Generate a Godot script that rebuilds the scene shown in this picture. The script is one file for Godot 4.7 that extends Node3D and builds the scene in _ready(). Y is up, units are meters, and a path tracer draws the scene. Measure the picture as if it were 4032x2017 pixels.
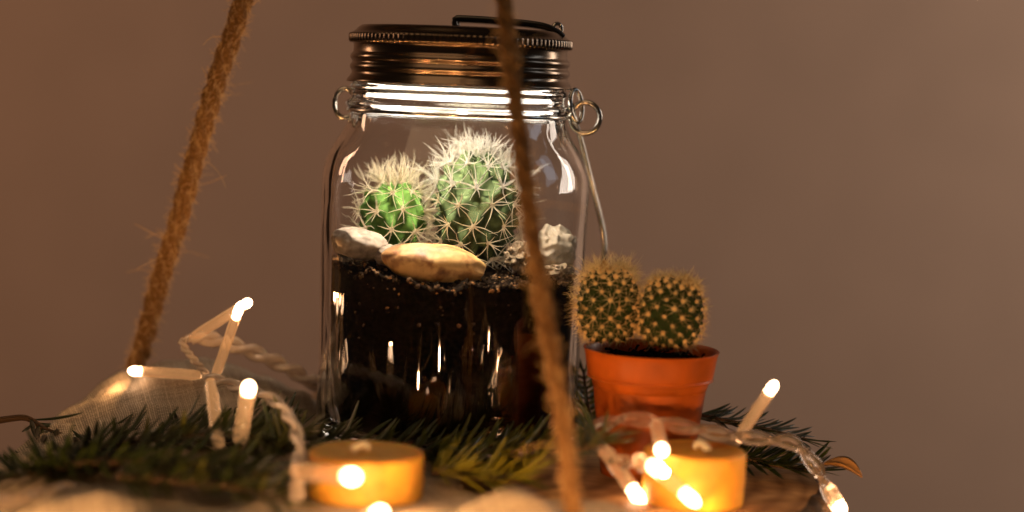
extends Node3D
# A solar jar with cacti, a potted cactus pair, beeswax tealights, fairy lights, fir sprigs and linen on a hanging wood slice.

const MM := 0.001
var rng := RandomNumberGenerator.new()
var noise := FastNoiseLite.new()
var M := {}
var needle_meshes: Array = []


func _ready() -> void:
	rng.seed = 20417
	noise.seed = 7
	noise.frequency = 1.0
	noise.fractal_octaves = 3
	camera_and_light()
	make_materials()
	wall()
	wood_slice()
	linen()
	jar()
	jar_contents()
	potted_cacti()
	candles()
	ropes()
	fir_sprigs()
	fairy_lights()


func camera_and_light() -> void:
	var cam := Camera3D.new()
	cam.name = "camera"
	var from := Vector3(0.0228, 0.14493, 0.73659)
	var at := Vector3(0.0228, 0.074, 0.0)
	var fwd := (at - from).normalized()
	var right := fwd.cross(Vector3.UP).normalized()
	var up := right.cross(fwd)
	var roll := deg_to_rad(2.3)
	var r2 := right * cos(roll) + up * sin(roll)
	var u2 := up * cos(roll) - right * sin(roll)
	cam.transform = Transform3D(Basis(r2, u2, -fwd), from)
	var attr := CameraAttributesPhysical.new()
	attr.frustum_focal_length = 89.6
	attr.frustum_focus_distance = 0.714
	attr.exposure_aperture = 4.0
	cam.attributes = attr
	cam.near = 0.02
	cam.far = 20.0
	add_child(cam)
	cam.fov = 15.26
	cam.current = true

	var env := Environment.new()
	env.background_mode = Environment.BG_COLOR
	env.background_color = Color(0.014, 0.010, 0.007).linear_to_srgb()
	env.tonemap_mode = Environment.TONE_MAPPER_LINEAR
	env.tonemap_exposure = 1.0
	env.sdfgi_enabled = true
	env.ssao_enabled = true
	env.ssil_enabled = true
	var we := WorldEnvironment.new()
	we.name = "environment"
	we.environment = env
	add_child(we)

	# daylight from a window off to the right and an added warm fill on the left, both falling on the wall
	area("window_light", Vector3(2.0, 0.6, -1.2), Vector3(0.4, 0.05, -2.4), Vector2(0.9, 1.2), Color(1.0, 0.93, 0.86), 2.55)
	area("wall_fill", Vector3(-1.6, 0.5, -0.75), Vector3(-0.25, 0.0, -2.4), Vector2(0.6, 0.6), Color(1.0, 0.79, 0.62), 1.40)
	# added soft warm fill, high behind the camera, to brighten upward faces
	area("high_fill", Vector3(-0.35, 1.5, 0.75), Vector3(0.0, 0.02, 0.05), Vector2(1.3, 1.3), Color(1.0, 0.82, 0.62), 0.42)
	# narrow cool panel added at the right for window highlights on jar and lid
	area("side_glint_panel", Vector3(1.5, 0.75, -0.1), Vector3(0.0, 0.1, 0.0), Vector2(0.3, 0.7), Color(0.84, 0.92, 1.0), 0.08)



func area(called: String, at: Vector3, to: Vector3, size: Vector2, c: Color, e: float) -> void:
	var l := AreaLight3D.new()
	l.name = called
	l.area_size = size
	l.light_color = c
	l.light_energy = e
	l.area_range = 8.0
	l.area_attenuation = 2.0
	l.shadow_enabled = true
	add_child(l)
	l.look_at_from_position(at, to, Vector3.UP)


# ---------------------------------------------------------------- materials

func mat(key: String, lin: Color, rough := 0.6) -> StandardMaterial3D:
	var m := StandardMaterial3D.new()
	m.resource_name = key
	var a := lin.a
	m.albedo_color = Color(lin.r, lin.g, lin.b).linear_to_srgb()
	m.albedo_color.a = a
	m.roughness = rough
	M[key] = m
	return m


func noise_tex(freq: float, a: Color, b: Color, s := 1, octaves := 4, size := 256, normal := false, bump := 4.0) -> NoiseTexture2D:
	var n := FastNoiseLite.new()
	n.seed = s
	n.frequency = freq
	n.noise_type = FastNoiseLite.TYPE_SIMPLEX_SMOOTH
	n.fractal_octaves = octaves
	var t := NoiseTexture2D.new()
	t.width = size
	t.height = size
	t.seamless = true
	t.noise = n
	if normal:
		t.as_normal_map = true
		t.bump_strength = bump
	else:
		var g := Gradient.new()
		g.set_color(0, a)
		g.set_color(1, b)
		t.color_ramp = g
	return t


func tri(m: StandardMaterial3D, t: Texture2D, scale: float, height: Texture2D = null, h := 0.05) -> StandardMaterial3D:
	m.albedo_texture = t
	m.uv1_triplanar = true
	m.uv1_scale = Vector3.ONE * scale
	if height:
		m.heightmap_enabled = true
		m.heightmap_texture = height
		m.heightmap_scale = h
	return m


func make_materials() -> void:
	var bumpy := noise_tex(0.02, Color.BLACK, Color.WHITE, 31, 5)
	tri(mat("wall", Color(0.36, 0.245, 0.183), 0.92), noise_tex(0.010, Color(0.95, 0.95, 0.95), Color(1, 1, 1), 3, 5, 512), 1.1)

	var glass := mat("glass", Color(1, 1, 1, 0.0), 0.0)
	glass.transparency = BaseMaterial3D.TRANSPARENCY_ALPHA
	glass.refraction_enabled = true
	glass.refraction_scale = 0.05
	var lidm := mat("lid_metal", Color(0.22, 0.16, 0.115), 0.24)
	lidm.metallic = 1.0
	lidm.roughness_texture = noise_tex(0.03, Color(0.75, 0.75, 0.75), Color(1, 1, 1), 9)
	var wire := mat("wire", Color(0.62, 0.58, 0.52), 0.2)
	wire.metallic = 1.0
	var dark := mat("dark_wire", Color(0.09, 0.085, 0.08), 0.34)
	dark.metallic = 0.8
	mat("solar", Color(0.008, 0.010, 0.02), 0.2)
	mat("white_plastic", Color(0.78, 0.77, 0.74), 0.5)
	var diff := mat("diffuser", Color(0.85, 0.84, 0.8), 0.5)
	diff.emission_enabled = true
	diff.emission = Color(1.0, 0.95, 0.88)
	diff.emission_energy_multiplier = 4.0
	var jl := mat("jar_led", Color(0.9, 0.9, 0.9), 0.3)
	jl.emission_enabled = true
	jl.emission = Color(1.0, 0.96, 0.9)
	jl.emission_energy_multiplier = 50.0
	var fl := mat("fairy_led", Color(0.9, 0.85, 0.8), 0.3)
	fl.emission_enabled = true
	fl.emission = Color(1.0, 0.80, 0.62)
	fl.emission_energy_multiplier = 13.0

	tri(mat("soil", Color(0.016, 0.010, 0.006), 0.95), noise_tex(0.05, Color(0.25, 0.22, 0.2), Color(1, 1, 1), 5, 5), 30.0)
	M.soil.metallic_specular = 0.1
	var sg := mat("soil_grain", Color(0.034, 0.020, 0.011), 0.95)
	sg.vertex_color_use_as_albedo = true
	sg.metallic_specular = 0.1
	tri(mat("stone_grey", Color(0.31, 0.26, 0.21), 0.8), noise_tex(0.03, Color(0.55, 0.52, 0.5), Color(1, 1, 1), 11, 5), 28.0, bumpy, 0.06)
	var ochre := noise_tex(0.015, Color(0.5, 0.33, 0.15), Color(1, 1, 1), 12, 5)
	ochre.color_ramp.set_color(0, Color(0.40, 0.24, 0.12))
	ochre.color_ramp.set_offset(0, 0.28)
	ochre.color_ramp.set_offset(1, 0.6)
	tri(mat("stone_ochre", Color(0.60, 0.36, 0.13), 0.5), ochre, 22.0, bumpy, 0.03)
	tri(mat("stone_pale", Color(0.70, 0.63, 0.53), 0.85), noise_tex(0.03, Color(0.6, 0.56, 0.5), Color(1, 1, 1), 13, 5), 26.0, bumpy, 0.1)
	tri(mat("stone_sand", Color(0.42, 0.34, 0.24), 0.95), noise_tex(0.07, Color(0.4, 0.35, 0.3), Color(1, 1, 1), 14, 5), 40.0, bumpy, 0.15)

	tri(mat("cactus_main", Color(0.075, 0.105, 0.045), 0.5), noise_tex(0.04, Color(0.62, 0.68, 0.62), Color(1, 1, 1), 15), 40.0)
	tri(mat("cactus_small", Color(0.085, 0.165, 0.035), 0.45), noise_tex(0.04, Color(0.6, 0.7, 0.6), Color(1, 1, 1), 16), 40.0)
	tri(mat("cactus_pot", Color(0.022, 0.042, 0.012), 0.55), noise_tex(0.04, Color(0.6, 0.6, 0.6), Color(1, 1, 1), 17), 40.0)
	for k in ["cactus_main", "cactus_small", "cactus_pot"]:
		M[k].roughness = 0.75
		M[k].metallic_specular = 0.25
	for s in [["spine", Color(0.82, 0.74, 0.58)], ["spine_white", Color(0.93, 0.90, 0.83)], ["spine_pot", Color(0.66, 0.55, 0.30)], ["spine_gold", Color(0.62, 0.44, 0.20)], ["tuft", Color(0.42, 0.24, 0.07)]]:
		var m := mat(s[0], s[1], 0.55)
		m.backlight_enabled = true
		m.backlight = Color(0.2, 0.19, 0.17)

	var pot := mat("terracotta", Color(0.47, 0.098, 0.011), 0.42)
	pot.metallic_specular = 0.3
	pot.albedo_texture = noise_tex(0.012, Color(0.72, 0.74, 0.78), Color(1, 1, 1), 42, 5)
	pot.uv1_scale = Vector3(2.0, 1.0, 1.0)
	pot.roughness_texture = noise_tex(0.04, Color(0.7, 0.7, 0.7), Color(1, 1, 1), 18)
	pot.subsurf_scatter_enabled = true
	pot.subsurf_scatter_strength = 0.08
	var wax := mat("beeswax", Color(0.80, 0.42, 0.05), 0.55)
	wax.subsurf_scatter_enabled = true
	wax.subsurf_scatter_strength = 0.3
	tri(wax, noise_tex(0.02, Color(0.88, 0.85, 0.8), Color(1, 1, 1), 19), 25.0)
	mat("wick", Color(0.75, 0.66, 0.48), 0.9)

	var jute := mat("jute", Color(0.76, 0.42, 0.13), 0.9)
	jute.albedo_texture = noise_tex(0.04, Color(0.32, 0.24, 0.17), Color(1, 1, 1), 20, 5, 512)
	jute.uv1_scale = Vector3(3.0, 0.8, 1.0)
	jute.heightmap_enabled = true
	jute.heightmap_texture = jute.albedo_texture
	jute.heightmap_scale = 0.12
	mat("fibre", Color(0.72, 0.46, 0.20), 0.8)

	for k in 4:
		var c: Color = [Color(0.016, 0.027, 0.006), Color(0.030, 0.045, 0.008), Color(0.075, 0.080, 0.012), Color(0.24, 0.22, 0.02)][k]  # brighter yellow tones put the golden light of the bulbs into the needles
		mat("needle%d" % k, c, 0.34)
	mat("twig", Color(0.085, 0.045, 0.02), 0.8)
	mat("dry_leaf", Color(0.34, 0.17, 0.05), 0.5)

	var cl := mat("linen", Color(0.84, 0.76, 0.66), 0.92)
	var im := weave()
	cl.albedo_texture = ImageTexture.create_from_image(im)
	cl.heightmap_enabled = true
	cl.heightmap_texture = cl.albedo_texture
	cl.heightmap_scale = 0.025
	cl.uv1_scale = Vector3(1.0 / 0.026, 1.0 / 0.026, 1.0)

	mat("wood", Color(0.70, 0.44, 0.21), 0.62).albedo_texture = ImageTexture.create_from_image(rings())
	tri(mat("bark", Color(0.13, 0.075, 0.04), 0.95), noise_tex(0.03, Color(0.35, 0.33, 0.3), Color(1, 1, 1), 22, 5), 14.0, bumpy, 0.4)

	var tube_m := mat("glow_sleeve", Color(0.95, 0.78, 0.60, 0.10), 0.08)
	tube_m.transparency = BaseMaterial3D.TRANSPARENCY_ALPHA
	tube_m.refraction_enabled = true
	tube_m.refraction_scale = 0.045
	tube_m.emission_enabled = true  # no lamp itself: emission imitates bulb light carried along the sleeve
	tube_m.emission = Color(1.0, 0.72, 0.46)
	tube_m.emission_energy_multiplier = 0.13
	var cable := mat("clear_cable", Color(0.95, 0.84, 0.74, 0.09), 0.08)
	cable.transparency = BaseMaterial3D.TRANSPARENCY_ALPHA
	cable.refraction_enabled = true
	cable.refraction_scale = 0.045
	var warm := cable.duplicate()
	warm.resource_name = "warm_cable"
	warm.albedo_color.a = 0.5
	M["warm_cable"] = warm


func weave() -> Image:
	var n := 256
	var per := 8
	var im := Image.create(n, n, false, Image.FORMAT_RGB8)
	var warp := []
	var weft := []
	for i in n / per:
		warp.append(rng.randf_range(0.78, 1.0))
		weft.append(rng.randf_range(0.78, 1.0))
	for y in n:
		for x in n:
			var i := x / per
			var j := y / per
			var over := (i + j) % 2 == 0
			var fx := (x % per + 0.5) / per - 0.5
			var fy := (y % per + 0.5) / per - 0.5
			var d := absf(fx) if over else absf(fy)
			var along := absf(fy) if over else absf(fx)
			var v: float = (warp[i] if over else weft[j]) * (1.0 - 1.9 * d * d - 0.7 * along * along)
			im.set_pixel(x, y, Color(v, v * 0.97, v * 0.93))
	return im


func rings() -> Image:
	var n := 768
	var im := Image.create(n, n, false, Image.FORMAT_RGB8)
	for y in n:
		for x in n:
			var p := Vector2(x - n * 0.48, y - n * 0.51) / n
			var r := p.length() * (1.0 + 0.06 * noise.get_noise_2d(p.x * 3.0, p.y * 3.0))
			var w := 0.5 + 0.5 * sin(r * 210.0 + 2.0 * noise.get_noise_1d(r * 9.0))
			var v := 0.80 + 0.2 * pow(w, 0.6)
			v *= 0.88 + 0.24 * noise.get_noise_2d(p.x * 14.0 + 5.0, p.y * 14.0)
			v *= 0.95 + 0.1 * noise.get_noise_2d(p.angle() * 22.0, r * 3.0)
			v = clampf(v, 0.0, 1.0)
			im.set_pixel(x, y, Color(v, pow(v, 1.25), pow(v, 1.6)))
	return im


# ---------------------------------------------------------------- scene graph helpers

func thing(called: String, label: String, category: String, at := Vector3.ZERO, group := "") -> Node3D:
	var o := Node3D.new()
	o.name = called
	add_child(o, true)
	o.position = at
	tag(o, label, category, group)
	return o


func tag(o: Node, label: String, category: String, group := "") -> void:
	o.set_meta("label", label)
	o.set_meta("category", category)
	if group:
		o.set_meta("group", group)


func part(parent: Node, called: String, mesh: Mesh, m: Material, xf := Transform3D()) -> MeshInstance3D:
	var o := MeshInstance3D.new()
	o.name = called
	o.mesh = mesh
	o.material_override = m
	o.transform = xf
	o.cast_shadow = GeometryInstance3D.SHADOW_CASTING_SETTING_ON
	parent.add_child(o, true)
	return o


func stuff(o: Node) -> Node:
	o.set_meta("kind", "stuff")
	return o


# ---------------------------------------------------------------- mesh helpers

func smooth_mesh(v: PackedVector3Array, idx: PackedInt32Array, uv := PackedVector2Array(), col := PackedColorArray()) -> ArrayMesh:
	var nr := PackedVector3Array()
	nr.resize(v.size())
	for i in range(0, idx.size(), 3):
		var a := idx[i]
		var b := idx[i + 1]
		var c := idx[i + 2]
		var n := (v[c] - v[a]).cross(v[b] - v[a])
		nr[a] += n
		nr[b] += n
		nr[c] += n
	for i in nr.size():
		nr[i] = nr[i].normalized() if nr[i].length_squared() > 0.0 else Vector3.UP
	return raw_mesh(v, nr, idx, uv, col)


func raw_mesh(v: PackedVector3Array, nr: PackedVector3Array, idx: PackedInt32Array, uv := PackedVector2Array(), col := PackedColorArray()) -> ArrayMesh:
	var a := []
	a.resize(Mesh.ARRAY_MAX)
	a[Mesh.ARRAY_VERTEX] = v
	a[Mesh.ARRAY_NORMAL] = nr
	a[Mesh.ARRAY_INDEX] = idx
	if uv.size():
		a[Mesh.ARRAY_TEX_UV] = uv
	if col.size():
		a[Mesh.ARRAY_COLOR] = col
	var m := ArrayMesh.new()
	m.add_surface_from_arrays(Mesh.PRIMITIVE_TRIANGLES, a)
	return m


# rows of points, each row closed round; front faces look outward when rows rise along +y and angle runs x -> z
func skin(rows: Array, cap0 := true, cap1 := true, uvs := Vector2.ONE) -> ArrayMesh:
	var v := PackedVector3Array()
	var uv := PackedVector2Array()
	var idx := PackedInt32Array()
	var n: int = rows[0].size()
	for j in rows.size():
		for i in n + 1:
			v.append(rows[j][i % n])
			uv.append(Vector2(float(i) / n * uvs.x, float(j) / (rows.size() - 1) * uvs.y))
	for j in rows.size() - 1:
		for i in n:
			var a := j * (n + 1) + i
			var b := a + 1
			var c := a + n + 1
			var d := c + 1
			idx.append_array([a, b, c, b, d, c])
	for e in 2:
		if not [cap0, cap1][e]:
			continue
		var row: Array = rows[0] if e == 0 else rows[-1]
		var mid := Vector3.ZERO
		for p in row:
			mid += p
		mid /= n
		var at := v.size()
		v.append(mid)
		uv.append(Vector2.ZERO)
		for p in row:
			v.append(p)
			uv.append(Vector2.ZERO)
		for i in n:
			var a := at + 1 + i
			var b := at + 1 + (i + 1) % n
			idx.append_array([at, b, a] if e == 0 else [at, a, b])
	# join the normals across the seam
	var nr := PackedVector3Array()
	nr.resize(v.size())
	for i in range(0, idx.size(), 3):
		var a := idx[i]
		var b := idx[i + 1]
		var c := idx[i + 2]
		var q := (v[c] - v[a]).cross(v[b] - v[a])
		nr[a] += q
		nr[b] += q
		nr[c] += q
	for j in rows.size():
		var a := j * (n + 1)
		var q := nr[a] + nr[a + n]
		nr[a] = q
		nr[a + n] = q
	for i in nr.size():
		nr[i] = nr[i].normalized() if nr[i].length_squared() > 0.0 else Vector3.UP
	return raw_mesh(v, nr, idx, uv)


# profile: Vector2(radius, height) in mm, going up the outside; wobble(angle, k) may shift the radius (mm)
func lathe(profile: Array, seg := 96, cap0 := false, cap1 := false, wobble = null) -> ArrayMesh:
	var rows := []
	for k in profile.size():
		var row := []
		for i in seg:
			var a := TAU * i / seg
			var r: float = profile[k].x
			if wobble != null:
				r += wobble.call(a, k)
			row.append(Vector3(cos(a) * r, profile[k].y, sin(a) * r) * MM)
		rows.append(row)
	return skin(rows, cap0, cap1)


func round_profile(profile: Array, per := 3) -> Array:
	# Chaikin corner cutting keeps both ends
	for k in per:
		var out := [profile[0]]
		for i in profile.size() - 1:
			var a: Vector2 = profile[i]
			var b: Vector2 = profile[i + 1]
			out.append(a.lerp(b, 0.25))
			out.append(a.lerp(b, 0.75))
		out.append(profile[-1])
		profile = out
	return profile


func frames(pts: Array) -> Array:
	# parallel transport: [tangent, normal, binormal] per point
	var out := []
	var t0: Vector3 = (pts[1] - pts[0]).normalized()
	var n: Vector3 = t0.cross(Vector3.UP if absf(t0.y) < 0.9 else Vector3.RIGHT).normalized()
	for i in pts.size():
		var t: Vector3 = (pts[mini(i + 1, pts.size() - 1)] - pts[maxi(i - 1, 0)]).normalized()
		n = (n - t * n.dot(t)).normalized()
		out.append([t, n, n.cross(t)])
	return out


# a swept round bar; radius(t 0..1, angle) in metres
func sweep(pts: Array, radius: Callable, sides := 10, vscale := 1.0) -> ArrayMesh:
	var fr := frames(pts)
	var rows := []
	for j in pts.size():
		var row := []
		for i in sides:
			var a := TAU * i / sides
			var r: float = radius.call(float(j) / (pts.size() - 1), a)
			row.append(pts[j] + (fr[j][1] * cos(a) + fr[j][2] * sin(a)) * r)
		rows.append(row)
	return skin(rows, true, true, Vector2(1, vscale))


func bar(pts: Array, r: float, sides := 10) -> ArrayMesh:
	return sweep(pts, func(_t, _a): return r, sides)


func spline(pts: Array, step := 0.003) -> Array:
	var c := Curve3D.new()
	c.bake_interval = step
	for i in pts.size():
		var a: Vector3 = pts[maxi(i - 1, 0)]
		var b: Vector3 = pts[mini(i + 1, pts.size() - 1)]
		var h := (b - a) / 6.0
		c.add_point(pts[i], -h, h)
	var out := []
	var n := maxi(2, int(c.get_baked_length() / step))
	for i in n + 1:
		out.append(c.sample_baked(c.get_baked_length() * i / n, true))
	return out


func merge(meshes: Array, places: Array) -> ArrayMesh:
	var st := SurfaceTool.new()
	st.begin(Mesh.PRIMITIVE_TRIANGLES)
	for i in meshes.size():
		st.append_from(meshes[i], 0, places[i])
	return st.commit()


func basis_to(y: Vector3, spin := 0.0) -> Basis:
	var x := y.cross(Vector3.FORWARD if absf(y.z) < 0.9 else Vector3.RIGHT).normalized()
	return Basis(x, y, x.cross(y)).rotated(y, spin)


func blob(size: Vector3, amount: float, freq: float, seed_at: Vector3, rings_n := 28, facet := 0.0) -> ArrayMesh:
	var rows := []
	for j in rings_n + 1:
		var p := PI * (j / float(rings_n) - 0.5)
		p = clampf(p, -PI / 2 + 0.01, PI / 2 - 0.01)
		var row := []
		for i in rings_n * 2:
			var a := TAU * i / (rings_n * 2)
			var d := Vector3(cos(p) * cos(a), sin(p), cos(p) * sin(a))
			var k := 1.0 + amount * noise.get_noise_3dv(d * freq + seed_at)
			if facet > 0.0:
				k = lerpf(k, snappedf(k + 0.15 * noise.get_noise_3dv(d * freq * 2.0 + seed_at), 0.11), facet)
			row.append(d * size * k)
		rows.append(row)
	return skin(rows)


# ---------------------------------------------------------------- setting

func wall() -> void:
	var b := BoxMesh.new()
	b.size = Vector3(7.0, 4.6, 0.1)
	var o := part(self, "wall", b, M.wall, Transform3D(Basis(), Vector3(0, 0.4, -2.45)))
	o.set_meta("kind", "structure")
	tag(o, "plain warm brown wall behind the hanging board", "wall")


func wood_slice() -> void:
	var t := thing("wood_slice", "round slice of pale wood with dark bark edge carrying the jar and pot", "wood slice", Vector3(-3.0, 0.0, 30.0) * MM)
	var edge := func(a: float) -> float: return 148.0 + 5.0 * noise.get_noise_2d(cos(a) * 1.3 + 4.0, sin(a) * 1.3) + 1.6 * noise.get_noise_2d(cos(a) * 9.0, sin(a) * 9.0)
	var seg := 160
	var v := PackedVector3Array([Vector3.ZERO])
	var uv := PackedVector2Array([Vector2(0.5, 0.5)])
	var idx := PackedInt32Array()
	for k in 13:
		for i in seg:
			var a := TAU * i / seg
			var r: float = (edge.call(a) - 5.0) * (k + 1) / 13.0
			var y := 0.0 if k < 12 else -0.8
			v.append(Vector3(cos(a) * r, y, sin(a) * r) * MM)
			uv.append(Vector2(0.5 + cos(a) * r / 320.0, 0.5 + sin(a) * r / 320.0))
			var q := (i + 1) % seg
			if k == 0:
				idx.append_array([0, 1 + i, 1 + q])
			else:
				var s := 1 + (k - 1) * seg
				idx.append_array([s + i, s + seg + i, s + q, s + q, s + seg + i, s + seg + q])
	part(t, "wood_face", smooth_mesh(v, idx, uv), M.wood)
	var rows := []
	for k in 9:
		var row := []
		for i in seg:
			var a := TAU * i / seg
			var bulge: float = [-60.0, -8.0, -2.0, 0.0, 0.6, 0.3, -0.6, -2.2, -5.0][k]
			var y: float = [-25.0, -25.0, -23.0, -19.0, -13.0, -8.0, -4.0, -1.2, -0.8][k]
			var r: float = edge.call(a) + bulge + (1.8 * noise.get_noise_3d(cos(a) * 16.0, y * 0.12, sin(a) * 16.0) if k > 1 and k < 8 else 0.0)
			row.append(Vector3(cos(a) * r, y, sin(a) * r) * MM)
		rows.append(row)
	part(t, "bark", skin(rows, true, false), M.bark)


func sm(a: float, b: float, x: float) -> float:
	return smoothstep(a, b, x)


# height (mm) of the cloth above the board at (x, z) in mm
func cloth_height(x: float, z: float) -> float:
	var keys := [[-215, 0], [-165, 0], [-148, 9], [-130, 18], [-112, 23], [-98, 23.5], [-86, 22], [-75, 17.5], [-60, 12], [-45, 3], [40, 0]]
	var ridge := 0.0
	for i in keys.size() - 1:
		if x >= keys[i][0] and x <= keys[i + 1][0]:
			ridge = lerpf(keys[i][1], keys[i + 1][1], smoothstep(keys[i][0], keys[i + 1][0], x))
	var zc := -22.0 + 0.05 * (x + 100.0)
	var w := 24.0 if z < zc else 46.0
	var h := ridge * exp(-pow((z - zc) / w, 2.0))
	h += 2.2 * noise.get_noise_2d(x * 0.022 + 3.0, z * 0.03) + 0.9 * noise.get_noise_2d(x * 0.07, z * 0.05 + 9.0)
	# folds along the front edge
	h += 5.0 * exp(-pow((z - 138.0 - 0.05 * x) / 10.0, 2.0)) * sm(-84.0, -104.0, x)
	h += 12.0 * exp(-pow((z - 142.0) / 10.0, 2.0)) * exp(-pow((x - 26.0) / 17.0, 2.0))
	h += 4.0 * exp(-pow((z - 118.0) / 14.0, 2.0)) * exp(-pow((x - 52.0) / 12.0, 2.0))
	h += 4.0 * exp(-pow((x + 50.0 + 0.3 * (z - 110.0)) / 7.0, 2.0)) * sm(95.0, 112.0, z)
	# lies flat under what stands on it
	var flat := sm(53.0, 64.0, Vector2(x, z).length()) * sm(21.0, 30.0, Vector2(x - Vector3(-23.2, 1.3, 106.0).x, z - Vector3(-23.2, 1.3, 106.0).z).length())
	h = maxf(h, 0.0) * flat + 0.3
	var out := Vector2(x - Vector3(-3.0, 0.0, 30.0).x, z - Vector3(-3.0, 0.0, 30.0).z).length() - 146.0
	if out > 0.0:
		h -= out * 0.35 + out * out * 0.012
	return h


func linen() -> void:
	var nx := 200
	var nz := 180
	var v := PackedVector3Array()
	var uv := PackedVector2Array()
	var idx := PackedInt32Array()
	for side in 2:
		for j in nz + 1:
			var z := lerpf(-62.0, 172.0, float(j) / nz)
			var xr := lerpf(8.0, 66.0, sm(92.0, 116.0, z)) + 4.0 * noise.get_noise_1d(z * 0.05)
			for i in nx + 1:
				var s := float(i) / nx
				var x := lerpf(-205.0 + 8.0 * noise.get_noise_1d(z * 0.03 + 7.0), xr, s)
				v.append(Vector3(x, cloth_height(x, z) + (0.9 if side == 0 else 0.0), z) * MM)
				uv.append(Vector2(x, z).rotated(0.35) * MM)
	var n := nx + 1
	var half := n * (nz + 1)
	for j in nz:
		for i in nx:
			var a := j * n + i
			idx.append_array([a, a + 1, a + n, a + 1, a + n + 1, a + n])
			a += half
			idx.append_array([a, a + n, a + 1, a + 1, a + n, a + n + 1])
	for j in nz:
		for i in [0, nx]:
			var a: int = j * n + i
			var q := [a, a + n, a + half, a + n, a + n + half, a + half] if i == 0 else [a, a + half, a + n, a + n, a + half, a + n + half]
			idx.append_array(q)
	for i in nx:
		for j in [0, nz]:
			var a: int = j * n + i
			var q := [a, a + half, a + 1, a + 1, a + half, a + 1 + half] if j == 0 else [a, a + 1, a + half, a + 1, a + 1 + half, a + half]
			idx.append_array(q)
	var o := part(self, "linen_cloth", smooth_mesh(v, idx, uv), M.linen)
	tag(o, "rumpled natural linen cloth heaped left of the jar on the wood slice", "cloth")


# ---------------------------------------------------------------- jar

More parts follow.
